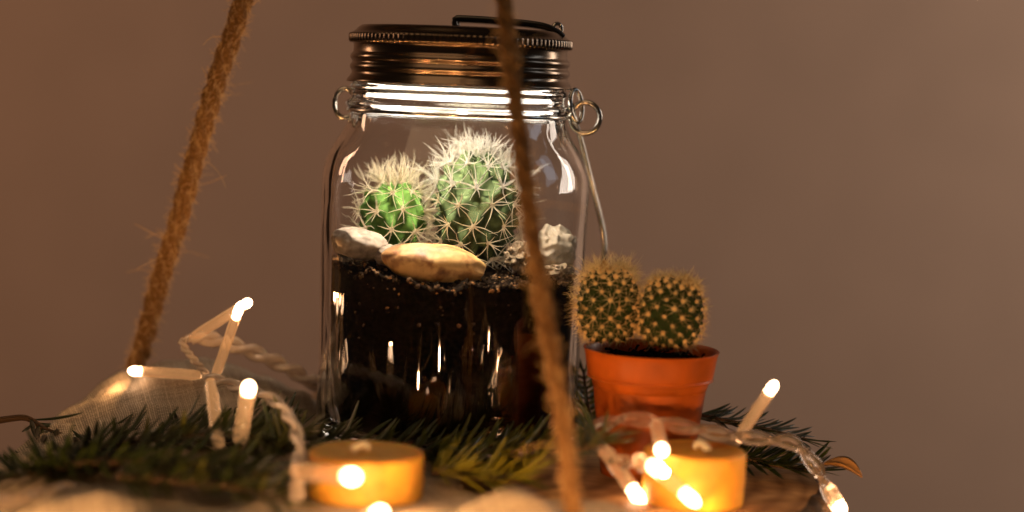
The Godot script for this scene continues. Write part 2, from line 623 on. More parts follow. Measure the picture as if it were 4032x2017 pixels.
func jar() -> void:
	var t := thing("solar_jar", "large clear glass jar with dark metal screw lid and wire hoops", "jar", Vector3(0, 1.4, 0) * MM)
	var outer := [Vector2(0.01, 2.5), Vector2(36, 2.0), Vector2(43, 0.2), Vector2(46, 0.0), Vector2(50.2, 2.5), Vector2(51.2, 8), Vector2(50.6, 30), Vector2(51.0, 60), Vector2(51.5, 98), Vector2(51.2, 105), Vector2(48.5, 112), Vector2(44.4, 118.0), Vector2(42.4, 122.5), Vector2(41.6, 126.0), Vector2(42.2, 127.5), Vector2(43.4, 128.6), Vector2(43.4, 130.2), Vector2(41.6, 131.4), Vector2(41.4, 133.6), Vector2(42.1, 134.8), Vector2(42.1, 136.0), Vector2(40.6, 137.2), Vector2(40.4, 146), Vector2(39.8, 149)]
	var inner := [Vector2(37.8, 149), Vector2(37.4, 146), Vector2(37.6, 136), Vector2(38.2, 128), Vector2(39.0, 123.0), Vector2(41.6, 117.0), Vector2(45.6, 110.6), Vector2(48.0, 103.5), Vector2(48.4, 96), Vector2(47.9, 60), Vector2(47.6, 30), Vector2(47.8, 9), Vector2(45.5, 5.5), Vector2(38, 5.2), Vector2(0.01, 6.2)]
	var prof := round_profile(outer, 2)
	var k_in := prof.size()
	prof.append_array(round_profile(inner, 2))
	var wob := func(a: float, k: int) -> float:
		var p: Vector2 = prof[k]
		if p.x < 5.0:
			return 0.0
		var q := 0.5 if k >= k_in else 0.16
		return q * noise.get_noise_3d(cos(a) * 1.5 + (9.0 if k >= k_in else 0.0), p.y * 0.028, sin(a) * 1.5) + (0.10 * noise.get_noise_3d(cos(a) * 6.0, p.y * 0.012, sin(a) * 6.0 + 40.0))
	part(t, "glass_body", lathe(prof, 160, false, false, wob), M.glass)

	# screw lid
	var lid := [Vector2(40.9, 138.0), Vector2(42.9, 137.4), Vector2(43.4, 138.0), Vector2(42.9, 138.8), Vector2(41.6, 140.4), Vector2(41.3, 141.6), Vector2(42.0, 142.6), Vector2(42.2, 143.4), Vector2(42.0, 144.2), Vector2(41.3, 145.0), Vector2(41.3, 145.6), Vector2(42.0, 146.4), Vector2(42.2, 147.2), Vector2(41.9, 148.0), Vector2(40.9, 149.0), Vector2(40.9, 152.0), Vector2(41.3, 152.4)]
	var lp := round_profile(lid, 2)
	var lid_o := part(t, "lid", lathe(lp, 128), M.lid_metal)
	var rim := round_profile([Vector2(41.2, 152.4), Vector2(42.2, 152.5), Vector2(42.7, 153.2), Vector2(42.7, 155.2), Vector2(42.4, 156.0), Vector2(41.8, 156.2)], 2)
	var kn := func(a: float, k: int) -> float: return (0.22 * cos(a * 120.0)) if k > 3 and k < rim.size() - 4 else 0.0
	part(lid_o, "knurled_rim", lathe(rim, 720, false, false, kn), M.lid_metal)
	var top := round_profile([Vector2(41.8, 156.2), Vector2(40.6, 156.9), Vector2(38.8, 158.8), Vector2(37.4, 159.4), Vector2(34.0, 159.0), Vector2(10, 159.0), Vector2(0.02, 159.0)], 2)
	part(lid_o, "lid_top", lathe(top, 128), M.lid_metal)
	part(lid_o, "solar_panel", lathe([Vector2(32, 159.1), Vector2(32, 159.5), Vector2(0.02, 159.5)], 64), M.solar)
	# dark wire clip lying on the lid, with a small loop at its right end
	var clip := []
	for q in [Vector3(-2, 162.0, 13), Vector3(-2.3, 164.4, 13), Vector3(1, 165.0, 13), Vector3(16, 164.6, 13), Vector3(30, 163.6, 12), Vector3(36.0, 161.6, 10.5), Vector3(38.8, 159.6, 9.5)]:
		clip.append((q - Vector3(0, 2.1, 0)) * MM)
	part(lid_o, "wire_clip", bar(spline(clip, 0.0012), 1.15 * MM, 10), M.dark_wire)
	var clip2 := []
	for q in clip:
		clip2.append(Vector3(q.x, q.y, -q.z))
	part(lid_o, "wire_clip", bar(spline(clip2, 0.0012), 1.15 * MM, 10), M.dark_wire)
	part(lid_o, "clip_loop", hoop(Vector3(36.6, 160.6, 3), Vector3(0.6, 0.1, 1), 1.9, 1.9, 0.75), M.wire)
	part(lid_o, "hinge_bar", bar([Vector3(36.2, 159.4, -10) * MM, Vector3(36.2, 159.4, 10) * MM], 0.8 * MM), M.dark_wire)

	# lamp unit under the lid: white carrier, diffuser ring and four lamps
	var unit := part(t, "lamp_holder", lathe([Vector2(0.02, 134.8), Vector2(36.0, 134.8), Vector2(36.4, 135.2), Vector2(36.4, 136.4), Vector2(34.0, 137.0), Vector2(34.0, 146.0), Vector2(0.02, 146.0)], 64), M.white_plastic)
	var df := round_profile([Vector2(34.8, 134.6), Vector2(34.6, 131.6), Vector2(35.2, 130.9), Vector2(35.8, 131.6), Vector2(36.0, 134.6)], 2)
	df.reverse()
	part(unit, "light_diffuser", lathe(df, 64), M.diffuser)
	for k in 4:
		var a: float = [2.15, 1.50, 3.7, 5.5][k]
		var p := Vector3(cos(a) * 30.0, 134.2, sin(a) * 30.0) * MM - Vector3(0, 1.6, 0) * MM
		var led := SphereMesh.new()
		led.radius = 2.0 * MM
		led.height = 4.0 * MM
		led.radial_segments = 16
		led.rings = 8
		var b := part(unit, "lamp_bulb", led, M.jar_led, Transform3D(Basis(), p))
		beam(b, Vector3.DOWN, 2.2 * MM, Color(1.0, 0.92, 0.81), 0.0122, 3.0 * MM)

	# wire band round the neck and its hoops, and the carrying wire
	var band := []
	for i in 97:
		var a := TAU * i / 96.0
		band.append(Vector3(cos(a) * 42.6, 127.0, sin(a) * 42.6) * MM)
	part(t, "neck_wire", bar(band, 0.75 * MM, 8), M.wire)
	part(t, "wire_hoop", hoop(Vector3(-43.6, 129.0, 2), Vector3(0.05, 0.1, 1), 3.9, 5.6, 0.95), M.wire)
	part(t, "wire_hoop", hoop(Vector3(45.0, 131.6, 6), Vector3(0.75, 0.2, 0.8), 3.1, 6.2, 0.9), M.wire)
	part(t, "wire_hoop", hoop(Vector3(48.6, 127.2, 6), Vector3(-0.12, 0.1, 1), 5.6, 5.9, 1.05), M.wire)
	var handle := []
	for q in [
		Vector3(0.0430, 0.1336, 0.0060),
		Vector3(0.0447, 0.1279, 0.0040),
		Vector3(0.0469, 0.1218, 0.0000),
		Vector3(0.0511, 0.1079, -0.0060),
		Vector3(0.0558, 0.0923, -0.0100),
		Vector3(0.0585, 0.0821, -0.0120),
		Vector3(0.0591, 0.0734, -0.0120),
		Vector3(0.0584, 0.0623, -0.0130)]:
		handle.append(q - Vector3(0, 1.4, 0) * MM)
	part(t, "carrying_wire", bar(spline(handle, 0.003), 1.05 * MM, 10), M.wire)


func hoop(c: Vector3, n: Vector3, rx: float, ry: float, r: float) -> ArrayMesh:
	n = n.normalized()
	var x := Vector3.UP.cross(n).normalized()
	var y := n.cross(x)
	var pts := []
	for i in 41:
		var a := TAU * i / 40.0
		pts.append((c + x * cos(a) * rx + y * sin(a) * ry) * MM)
	return bar(pts, r * MM, 10)


# the light of a lamp: as large as its glowing face, just in front of it, shining along its axis
func beam(parent: Node3D, axis: Vector3, ahead: float, c: Color, e: float, size: float) -> void:
	var l := AreaLight3D.new()
	l.name = "lamp_light"
	l.light_color = c
	l.light_energy = e
	l.area_size = Vector2(size, size)
	l.area_range = 4.0
	l.area_attenuation = 2.0
	l.shadow_enabled = true
	parent.add_child(l, true)
	l.transform = Transform3D(Basis.looking_at(axis, Vector3.RIGHT), axis * ahead)


func soil_top(x: float, z: float) -> float:
	# mm above the board, (x, z) in mm
	return 70.0 - 0.035 * x - 0.07 * z + 4.0 * noise.get_noise_2d(x * 0.05, z * 0.05 + 2.0) + 2.0 * noise.get_noise_2d(x * 0.2, z * 0.2)


func jar_contents() -> void:
	# soil: a plug filling the jar, with an uneven top
	var rows := []
	var seg := 96
	for k in 16:
		var row := []
		for i in seg:
			var a := TAU * i / seg
			var r := 46.6
			var y := lerpf(8.0, 62.0, k / 7.0)
			if k == 0:
				r = 43.0
			if k >= 8:
				r = 46.6 * (1.0 - pow((k - 8) / 7.5, 1.2))
				y = soil_top(cos(a) * r, sin(a) * r)
			elif k == 7:
				y = soil_top(cos(a) * 46.6, sin(a) * 46.6) - 0.8
			else:
				y = lerpf(8.0, soil_top(cos(a) * 46.6, sin(a) * 46.6) - 1.0, k / 7.0)
				r -= 0.7 * maxf(0.0, noise.get_noise_3d(cos(a) * 9.0, y * 0.2, sin(a) * 9.0))
			row.append(Vector3(cos(a) * r, y, sin(a) * r) * MM)
		rows.append(row)
	var t := thing("potting_soil", "dark potting soil filling the lower half of the glass jar", "soil")
	stuff(part(t, "soil_mass", skin(rows), M.soil))
	var g := []
	for k in 3:
		g.append(blob(Vector3(0.8, 0.55, 0.7) * MM, 0.6, 1.5, Vector3(k * 5.0, 0, 0), 4))
	var mm := MultiMesh.new()
	mm.transform_format = MultiMesh.TRANSFORM_3D
	mm.use_colors = true
	mm.mesh = g[0]
	mm.instance_count = 4200
	for i in mm.instance_count:
		var r := 46.0 * sqrt(rng.randf())
		if i % 3 == 0:
			r = rng.randf_range(45.0, 46.4)
		var a := rng.randf() * TAU
		var x := cos(a) * r
		var z := sin(a) * r
		var y := soil_top(x, z) - rng.randf() * 0.6
		if i % 6 == 0:
			y -= 26.0 * pow(rng.randf(), 2.2)
		var b := Basis.from_euler(Vector3(rng.randf() * 6, rng.randf() * 6, rng.randf() * 6)).scaled(Vector3.ONE * rng.randf_range(0.4, 1.4))
		mm.set_instance_transform(i, Transform3D(b, Vector3(x, y, z) * MM))
		var c := rng.randf()
		mm.set_instance_color(i, Color(1, 1, 1) * (0.5 if c < 0.6 else 2.0) if c < 0.92 else Color(7.0, 5.6, 3.8))
	var mi := MultiMeshInstance3D.new()
	mi.name = "soil_grain"
	mi.multimesh = mm
	mi.material_override = M.soil_grain
	t.add_child(mi, true)
	stuff(mi)

	stone("pebble", "rough grey rounded pebble at the left side of the jar", Vector3(-0.0339, 0.0789, 0.0240), Vector3(10.4, 6.0, 9.0), 0.13, 1.4, M.stone_grey, Vector3(0.0, 0.3, -0.14), "stones laid on the soil in the jar")
	stone("pebble", "small dull pebble between the grey pebble and the ochre stone", Vector3(-0.0221, 0.0751, 0.0260), Vector3(6.4, 4.0, 6.0), 0.2, 1.3, M.stone_grey, Vector3(0, 1, 0), "stones laid on the soil in the jar")
	stone("pebble", "long smooth ochre stone lying against the front of the jar", Vector3(-0.0054, 0.0732, 0.0330), Vector3(18.6, 7.6, 9.0), 0.10, 1.1, M.stone_ochre, Vector3(0, 0.08, -0.10), "stones laid on the soil in the jar")
	stone("rock", "angular pale rock at the right inside the jar", Vector3(0.0378, 0.0785, 0.0140), Vector3(8.2, 8.8, 7.0), 0.34, 1.5, M.stone_pale, Vector3(0.2, 0.4, 0.15), "stones laid on the soil in the jar")
	stone("rock", "crumbly sandy clump right of the tall cactus in the jar", Vector3(0.0273, 0.0754, 0.0180), Vector3(6.8, 5.6, 6.0), 0.5, 2.2, M.stone_sand, Vector3(0, 0, 0.1), "stones laid on the soil in the jar")
	stone("rock", "flat grey-green gravel lump below the pale rock in the jar", Vector3(0.0390, 0.0699, 0.0220), Vector3(7.0, 3.6, 6.0), 0.55, 2.2, M.stone_sand, Vector3(0, 0, -0.1), "stones laid on the soil in the jar")

	cactus("barrel_cactus", "taller grey-green cactus with a white bristling crown in the jar", Vector3(0.0083, 0.0915, 0.0020), Vector3(16.2, 19.6, 16.2), 10, 8, M.cactus_main, 9.0, M.spine, M.spine_white, 10.0, 0.15)
	cactus("barrel_cactus", "smaller bright green cactus left of the tall one in the jar", Vector3(-0.0233, 0.0886, 0.0040), Vector3(11.4, 13.2, 11.4), 8, 6, M.cactus_small, 6.8, M.spine, M.spine, 7.0, 0.17)


func stone(called: String, label: String, at: Vector3, size: Vector3, amount: float, freq: float, m: Material, turn: Vector3, group: String, facet := 0.0) -> void:
	var o := part(self, called, blob(size * MM, amount, freq, at * 300.0, 32, facet), m, Transform3D(Basis.from_euler(turn), at))
	tag(o, label, "stone", group)


func spine_fan(n: int, length: float, r: float, lift0: float, lift1: float, central: int, curl: float, jitter := 0.2) -> ArrayMesh:
	var meshes := []
	var xf := []
	for k in n + central:
		var a := TAU * k / n + rng.randf_range(-0.2, 0.2)
		var e := rng.randf_range(lift0, lift1)
		if k >= n:
			e = rng.randf_range(1.1, 1.5)
		var d := Vector3(cos(a) * cos(e), sin(e), sin(a) * cos(e))
		var side := Vector3(-sin(a), 0, cos(a)) * rng.randf_range(-curl, curl) + Vector3.UP * rng.randf_range(-curl, curl)
		var l := length * rng.randf_range(1.0 - jitter, 1.0 + jitter)
		var pts := []
		for q in 5:
			var s := q / 4.0
			pts.append((d * s + side * sin(s * PI * 1.3) * 0.35) * l * MM)
		meshes.append(sweep(pts, func(s, _a): return r * MM * (1.0 - 0.86 * s), 4))
		xf.append(Transform3D())
	# the woolly pad the spines grow from
	meshes.append(blob(Vector3(r * 3.6, r * 2.2, r * 3.6) * MM, 0.3, 2.0, Vector3.ONE * r, 4))
	xf.append(Transform3D())
	return merge(meshes, xf)


func cactus(called: String, label: String, at: Vector3, size: Vector3, ribs: int, rows_n: int, body: Material, spine_len: float, sm1: Material, sm_top: Material, crown_len: float, bump: float) -> void:
	var t := thing(called, label, "cactus", at, "")
	var shape := func(a: float, b: float) -> Vector3:
		# a: radians round, b: 0 bottom .. rows_n top (row coordinate)
		var s := clampf(b / rows_n, 0.0, 1.0)
		var p := lerpf(-1.25, PI / 2 - 0.001, s)
		var d := Vector3(cos(p) * cos(a), sin(p), cos(p) * sin(a))
		var u := a * ribs / PI
		var h := cos(PI * u) * cos(PI * b)
		h = maxf(h, -0.55)
		var fade := smoothstep(0.0, 0.35, cos(p))
		return d * size * MM * (1.0 + bump * h * fade)
	var rows := []
	var nj := rows_n * 8
	for j in nj + 1:
		var row := []
		for i in ribs * 12:
			row.append(shape.call(TAU * i / (ribs * 12), rows_n * float(j) / nj))
		rows.append(row)
	part(t, "body", skin(rows), body)
	var fans := []
	for k in 4:
		fans.append(spine_fan(8 + k % 2, spine_len, 0.28, 0.15, 0.75, 1, 0.2, 0.35))
	var crowns := []
	for k in 3:
		crowns.append(spine_fan(11, crown_len, 0.30, 0.25, 1.2, 3, 0.4, 0.35))
	for b in range(1, rows_n):
		for k in ribs:
			var a := PI * (2 * k + (b % 2)) / ribs
			var s := float(b) / rows_n
			var top := s > 0.8
			var q: Vector3 = shape.call(a + rng.randf_range(-0.05, 0.05), b + rng.randf_range(-0.1, 0.1))
			var n := (q / (size * MM) / (size * MM)).normalized()
			if b == rows_n - 1 and k % 2 == 1 and ribs > 9:
				continue
			var up := n.lerp(Vector3.UP, 0.12 if top else 0.0).normalized()
			part(t, "spine_cluster", (crowns if top else fans)[rng.randi() % 3], sm_top if s > 0.62 else sm1, Transform3D(basis_to(up, rng.randf() * TAU).scaled(Vector3.ONE * rng.randf_range(0.85, 1.12) * (1.2 if s > 0.6 and not top else 1.0)), q))
	for k in (6 if ribs > 8 else 3):
		part(t, "spine_cluster", crowns[k % 3], sm_top, Transform3D(basis_to(Vector3(cos(k * 1.6) * 0.25, 1, sin(k * 1.6) * 0.25).normalized(), k * 1.3), Vector3(cos(k * 0.9) * 2.2, size.y * 0.98, sin(k * 0.9) * 2.2) * MM))


# ---------------------------------------------------------------- potted cacti

func potted_cacti() -> void:
	var pot := thing("plant_pot", "small orange plastic plant pot holding two round cacti", "plant pot", Vector3(75.0, 0.0, 45.0) * MM)
	var ph := 46.5
	var prof := round_profile([Vector2(0.02, 0.0), Vector2(15.6, 0.0), Vector2(16.4, 0.0), Vector2(16.7, 0.6), Vector2(21.0, 35.2), Vector2(21.2, 35.9), Vector2(22.6, 36.1), Vector2(23.0, 36.8), Vector2(24.3, 45.4), Vector2(25.0, 46.2), Vector2(24.7, ph), Vector2(23.9, 46.2), Vector2(23.2, 45.0), Vector2(22.0, 36.0), Vector2(20.0, 30.0), Vector2(0.02, 30.0)], 2)
	part(pot, "pot_body", lathe(prof, 128), M.terracotta)
	part(pot, "pot_bead", lathe(round_profile([Vector2(22.55, 35.6), Vector2(23.15, 35.9), Vector2(23.25, 36.4), Vector2(22.9, 36.9)], 2), 96), M.terracotta)
	var seg := 72
	var rows := []
	for k in 9:
		var row := []
		for i in seg:
			var a := TAU * i / seg
			var r := 23.0 * (1.0 - k / 8.02)
			row.append(Vector3(cos(a) * r, 42.0 + 1.8 * noise.get_noise_2d(cos(a) * r * 0.25 + 60.0, sin(a) * r * 0.25) + 1.5 * (k / 8.0), sin(a) * r) * MM)
		rows.append(row)
	var soil := thing("potting_soil", "dark crumbly soil filling the small orange pot", "soil", Vector3(75.0, 0.0, 45.0) * MM)
	stuff(part(soil, "soil_mass", skin(rows, false, true), M.soil))
	# bits of root and bark on the soil
	var sh := []
	var xf := []
	for k in 46:
		var a := rng.randf() * TAU
		var r := rng.randf_range(12.0, 19.0)
		var p := Vector3(cos(a) * r, 44.0, sin(a) * r) * MM
		var d := Vector3(rng.randf_range(-1, 1), rng.randf_range(-0.1, 0.6), rng.randf_range(-1, 1)).normalized()
		sh.append(bar([p, p + d * 2.0 * MM, p + (d + Vector3(0, -0.3, 0)) * 4.0 * MM], rng.randf_range(0.25, 0.6) * MM, 5))
		xf.append(Transform3D())
	stuff(part(soil, "soil_crumb", merge(sh, xf), M.soil))
	pincushion("pincushion_cactus", "round spiny cactus leaning towards the jar in the orange pot", Vector3(0.0590, 0.0612, 0.0420), Vector3(11.2, 13.6, 11.2), 0.06, true)
	pincushion("pincushion_cactus", "squat tan-dotted cactus on the right side of the orange pot", Vector3(0.0813, 0.0598, 0.0470), Vector3(11.4, 12.8, 11.4), -0.05, false)


func pincushion(called: String, label: String, at: Vector3, size: Vector3, lean: float, loose: bool) -> void:
	var t := thing(called, label, "cactus", at)
	t.rotation.z = lean
	var ribs := 12
	var rows_n := 12
	var shape := func(a: float, b: float) -> Vector3:
		var s := clampf(b / rows_n, 0.0, 1.0)
		var p := lerpf(-1.1, PI / 2 - 0.001, s)
		var c := pow(cos(p), 0.72)
		var d := Vector3(c * cos(a), sin(p), c * sin(a))
		var h := maxf(cos(PI * a * ribs / PI) * cos(PI * b), -0.5)
		return d * size * MM * (1.0 + 0.085 * h * smoothstep(0.0, 0.3, cos(p)))
	var rows := []
	for j in rows_n * 6 + 1:
		var row := []
		for i in ribs * 10:
			row.append(shape.call(TAU * i / (ribs * 10), j / 6.0))
		rows.append(row)
	part(t, "body", skin(rows), M.cactus_pot)
	var fans := []
	for k in 4:
		fans.append(spine_fan(9, 2.9 if not loose else 4.2, 0.10, 0.25, 0.95, 2, 0.3, 0.35))
	var pad := blob(Vector3(0.72, 0.6, 0.72) * MM, 0.3, 2.0, Vector3(3, 1, 2), 6)
	for b in range(1, rows_n):
		for k in ribs:
			var a := PI * (2 * k + (b % 2)) / ribs
			var q: Vector3 = shape.call(a, float(b))
			var n := (q / (size * MM) / (size * MM)).normalized()
			if b >= rows_n - 1 and k % 2 == 1:
				continue
			var o := part(t, "spine_cluster", fans[rng.randi() % 4], M.spine_pot if b > 5 else M.spine_gold, Transform3D(basis_to(n, rng.randf() * TAU).scaled(Vector3.ONE * rng.randf_range(0.8, 1.2) * (1.35 if b > 8 else 1.0)), q))
			part(o, "woolly_pad", pad, M.spine_gold)
	# hairy brown tufts on the crown
	var hairs := []
	var xf := []
	for k in 60:
		var a := rng.randf() * TAU
		var r := 2.0 * sqrt(rng.randf())
		var c0 := Vector3(-1.5 if loose else 4.0, size.y - (0.6 if loose else 2.0), 3.0)
		var p := (c0 + Vector3(cos(a) * r, 0, sin(a) * r)) * MM
		var tip := (c0 + Vector3(cos(a) * r * 0.3, rng.randf_range(2.5, 4.6), sin(a) * r * 0.3)) * MM
		hairs.append(sweep([p, p.lerp(tip, 0.5) + Vector3(cos(a), 0, sin(a)) * 0.4 * MM, tip], func(s, _a): return 0.22 * MM * (1.0 - 0.8 * s), 4))
		xf.append(Transform3D())
	stuff(part(t, "flower_tuft", merge(hairs, xf), M.tuft))


# ---------------------------------------------------------------- candles

func candles() -> void:
	candle("orange beeswax tealight standing in front of the jar", Vector3(-23.2, 1.3, 106.0), 19.2, 15.6, 0.4, "beeswax tealights on the wood slice")
	candle("orange beeswax tealight standing in front of the plant pot", Vector3(88.5, 0.0, 88.5), 17.5, 18.6, 2.2, "beeswax tealights on the wood slice")


func candle(label: String, at: Vector3, r: float, h: float, turn: float, group: String) -> void:
	var t := thing("tealight_candle", label, "candle", at * MM, group)
	var prof := round_profile([Vector2(0.02, 0), Vector2(r - 0.8, 0), Vector2(r, 0.8), Vector2(r + 0.1, h - 1.6), Vector2(r - 0.5, h - 0.2), Vector2(r - 2.0, h), Vector2(r - 4.0, h - 0.9), Vector2(r * 0.45, h - 1.5), Vector2(2.6, h - 0.3), Vector2(0.02, h + 0.4)], 3)
	var wob := func(a: float, k: int) -> float: return 0.5 * noise.get_noise_3d(cos(a) * 1.4 + at.x, prof[k].y * 0.07, sin(a) * 1.4) if prof[k].x > 3.0 else 0.0
	part(t, "wax", lathe(prof, 96, false, false, wob), M.beeswax)
	# flattened wick curled over on the wax
	var w := []
	for q in [Vector3(0, h - 0.5, 0), Vector3(0.4, h + 1.4, 0.2), Vector3(-1.0, h + 2.3, 0.6), Vector3(-3.6, h + 1.6, 0.9), Vector3(-5.4, h + 0.4, 0.6)]:
		w.append(q.rotated(Vector3.UP, turn) * MM)
	part(t, "wick", sweep(spline(w, 0.0007), func(_s, a): return (1.15 + 0.35 * cos(2.0 * a) + 0.1 * cos(5.0 * a)) * MM, 12), M.wick)


# ---------------------------------------------------------------- ropes

func ropes() -> void:
	var a := [
		Vector3(-0.1323, 0.0096, -0.0300),
		Vector3(-0.1270, 0.0214, -0.0290),
		Vector3(-0.1183, 0.0545, -0.0260),
		Vector3(-0.1109, 0.0799, -0.0230),
		Vector3(-0.1035, 0.1088, -0.0200),
		Vector3(-0.0960, 0.1373, -0.0180),
		Vector3(-0.0899, 0.1554, -0.0160),
		Vector3(-0.0849, 0.1717, -0.0140),
		Vector3(-0.0817, 0.1825, -0.0130),
		Vector3(-0.0604, 0.2627, -0.0080),
		Vector3(-0.0411, 0.3344, -0.0030),
		Vector3(-0.0251, 0.3955, 0.0010)]
	rope("jute_rope", "frayed twisted jute rope rising from behind the linen at the left", a, 1.95, 0.026, 5200)
	var b := [
		Vector3(0.0462, -0.0028, 0.1540),
		Vector3(0.0449, 0.0089, 0.1500),
		Vector3(0.0434, 0.0218, 0.1460),
		Vector3(0.0397, 0.0417, 0.1380),
		Vector3(0.0343, 0.0669, 0.1280),
		Vector3(0.0296, 0.0903, 0.1200),
		Vector3(0.0256, 0.1129, 0.1120),
		Vector3(0.0218, 0.1360, 0.1040),
		Vector3(0.0183, 0.1568, 0.0970),
		Vector3(0.0161, 0.1713, 0.0920),
		Vector3(0.0146, 0.1806, 0.0900),
		Vector3(0.0017, 0.2522, 0.0550),
		Vector3(-0.0110, 0.3229, 0.0300),
		Vector3(-0.0239, 0.3945, 0.0060)]
	rope("jute_rope", "twisted jute rope passing close in front of the jar", b, 1.4, 0.024, 2400)


func rope(called: String, label: String, pts: Array, r: float, pitch: float, hairs_n: int) -> void:
	var t := thing(called, label, "rope", Vector3.ZERO, "ropes that hold the wood slice")
	var line := spline(pts, 0.0014)
	var fr := frames(line)
	for k in 3:
		var strand := []
		for i in line.size():
			var a := TAU * (i * 0.0014 / pitch + k / 3.0) + 0.25 * noise.get_noise_1d(i * 0.02 + k * 30.0)
			var off := r * (0.98 + 0.14 * noise.get_noise_1d(i * 0.05 + k * 50.0))
			strand.append(line[i] + (fr[i][1] * cos(a) + fr[i][2] * sin(a)) * off * MM)
		var n := strand.size()
		var yarn := func(s: float, a: float) -> float:
			var q := a * 1.0 + s * n * 0.0014 * 190.0
			return r * MM * (1.04 + 0.10 * cos(6.0 * q) + 0.26 * noise.get_noise_3d(cos(q) * 3.0, s * n * 0.02 + k * 9.0, sin(q) * 3.0))
		part(t, "strand", sweep(strand, yarn, 28, n * 0.0014 * 40.0), M.jute)
	var hairs := []
	var xf := []
	for k in hairs_n:
		var i := rng.randi_range(2, line.size() - 3)
		var a := rng.randf() * TAU
		var out: Vector3 = fr[i][1] * cos(a) + fr[i][2] * sin(a)
		var along: Vector3 = fr[i][0] * (1.0 if rng.randf() < 0.5 else -1.0)
		var p: Vector3 = line[i] + out * r * 1.5 * MM
		var l := rng.randf_range(1.5, 4.5) if k > 30 else rng.randf_range(8.0, 17.0)
		var bend := Vector3(rng.randf_range(-1, 1), rng.randf_range(-1, 1), rng.randf_range(-1, 1)) * 0.75
		var lift := rng.randf_range(0.15, 0.6) if k > 160 else rng.randf_range(0.5, 1.0)
		var hp := []
		for q in 6:
			var s := q / 5.0
			hp.append(p + (along * s * (1.1 - lift) + out * (s * lift) + bend * s * s) * l * MM)
		hairs.append(sweep(hp, func(s, _a): return 0.13 * MM * (1.0 - 0.4 * s), 3))
		xf.append(Transform3D())
	stuff(part(t, "loose_fibre", merge(hairs, xf), M.fibre))


# ---------------------------------------------------------------- fir

func make_needle(curve: float, length := 1.0) -> ArrayMesh:
	# along +y, 20 mm long, flat in x
	var rows := []
	for q in 8:
		var s := q / 7.0
		var w: float = [0.35, 0.75, 0.98, 1.0, 1.0, 0.95, 0.72, 0.2][q]
		var c := Vector3(0, s * 20.0 * length, curve * s * s * 20.0)
		var row := []
		for k in 6:
			var a := TAU * k / 6.0
			row.append((c + Vector3(cos(a) * w * 0.95, 0, sin(a) * w * 0.30 + 0.16 * absf(cos(a)) * w)) * MM)
		rows.append(row)
	return skin(rows)


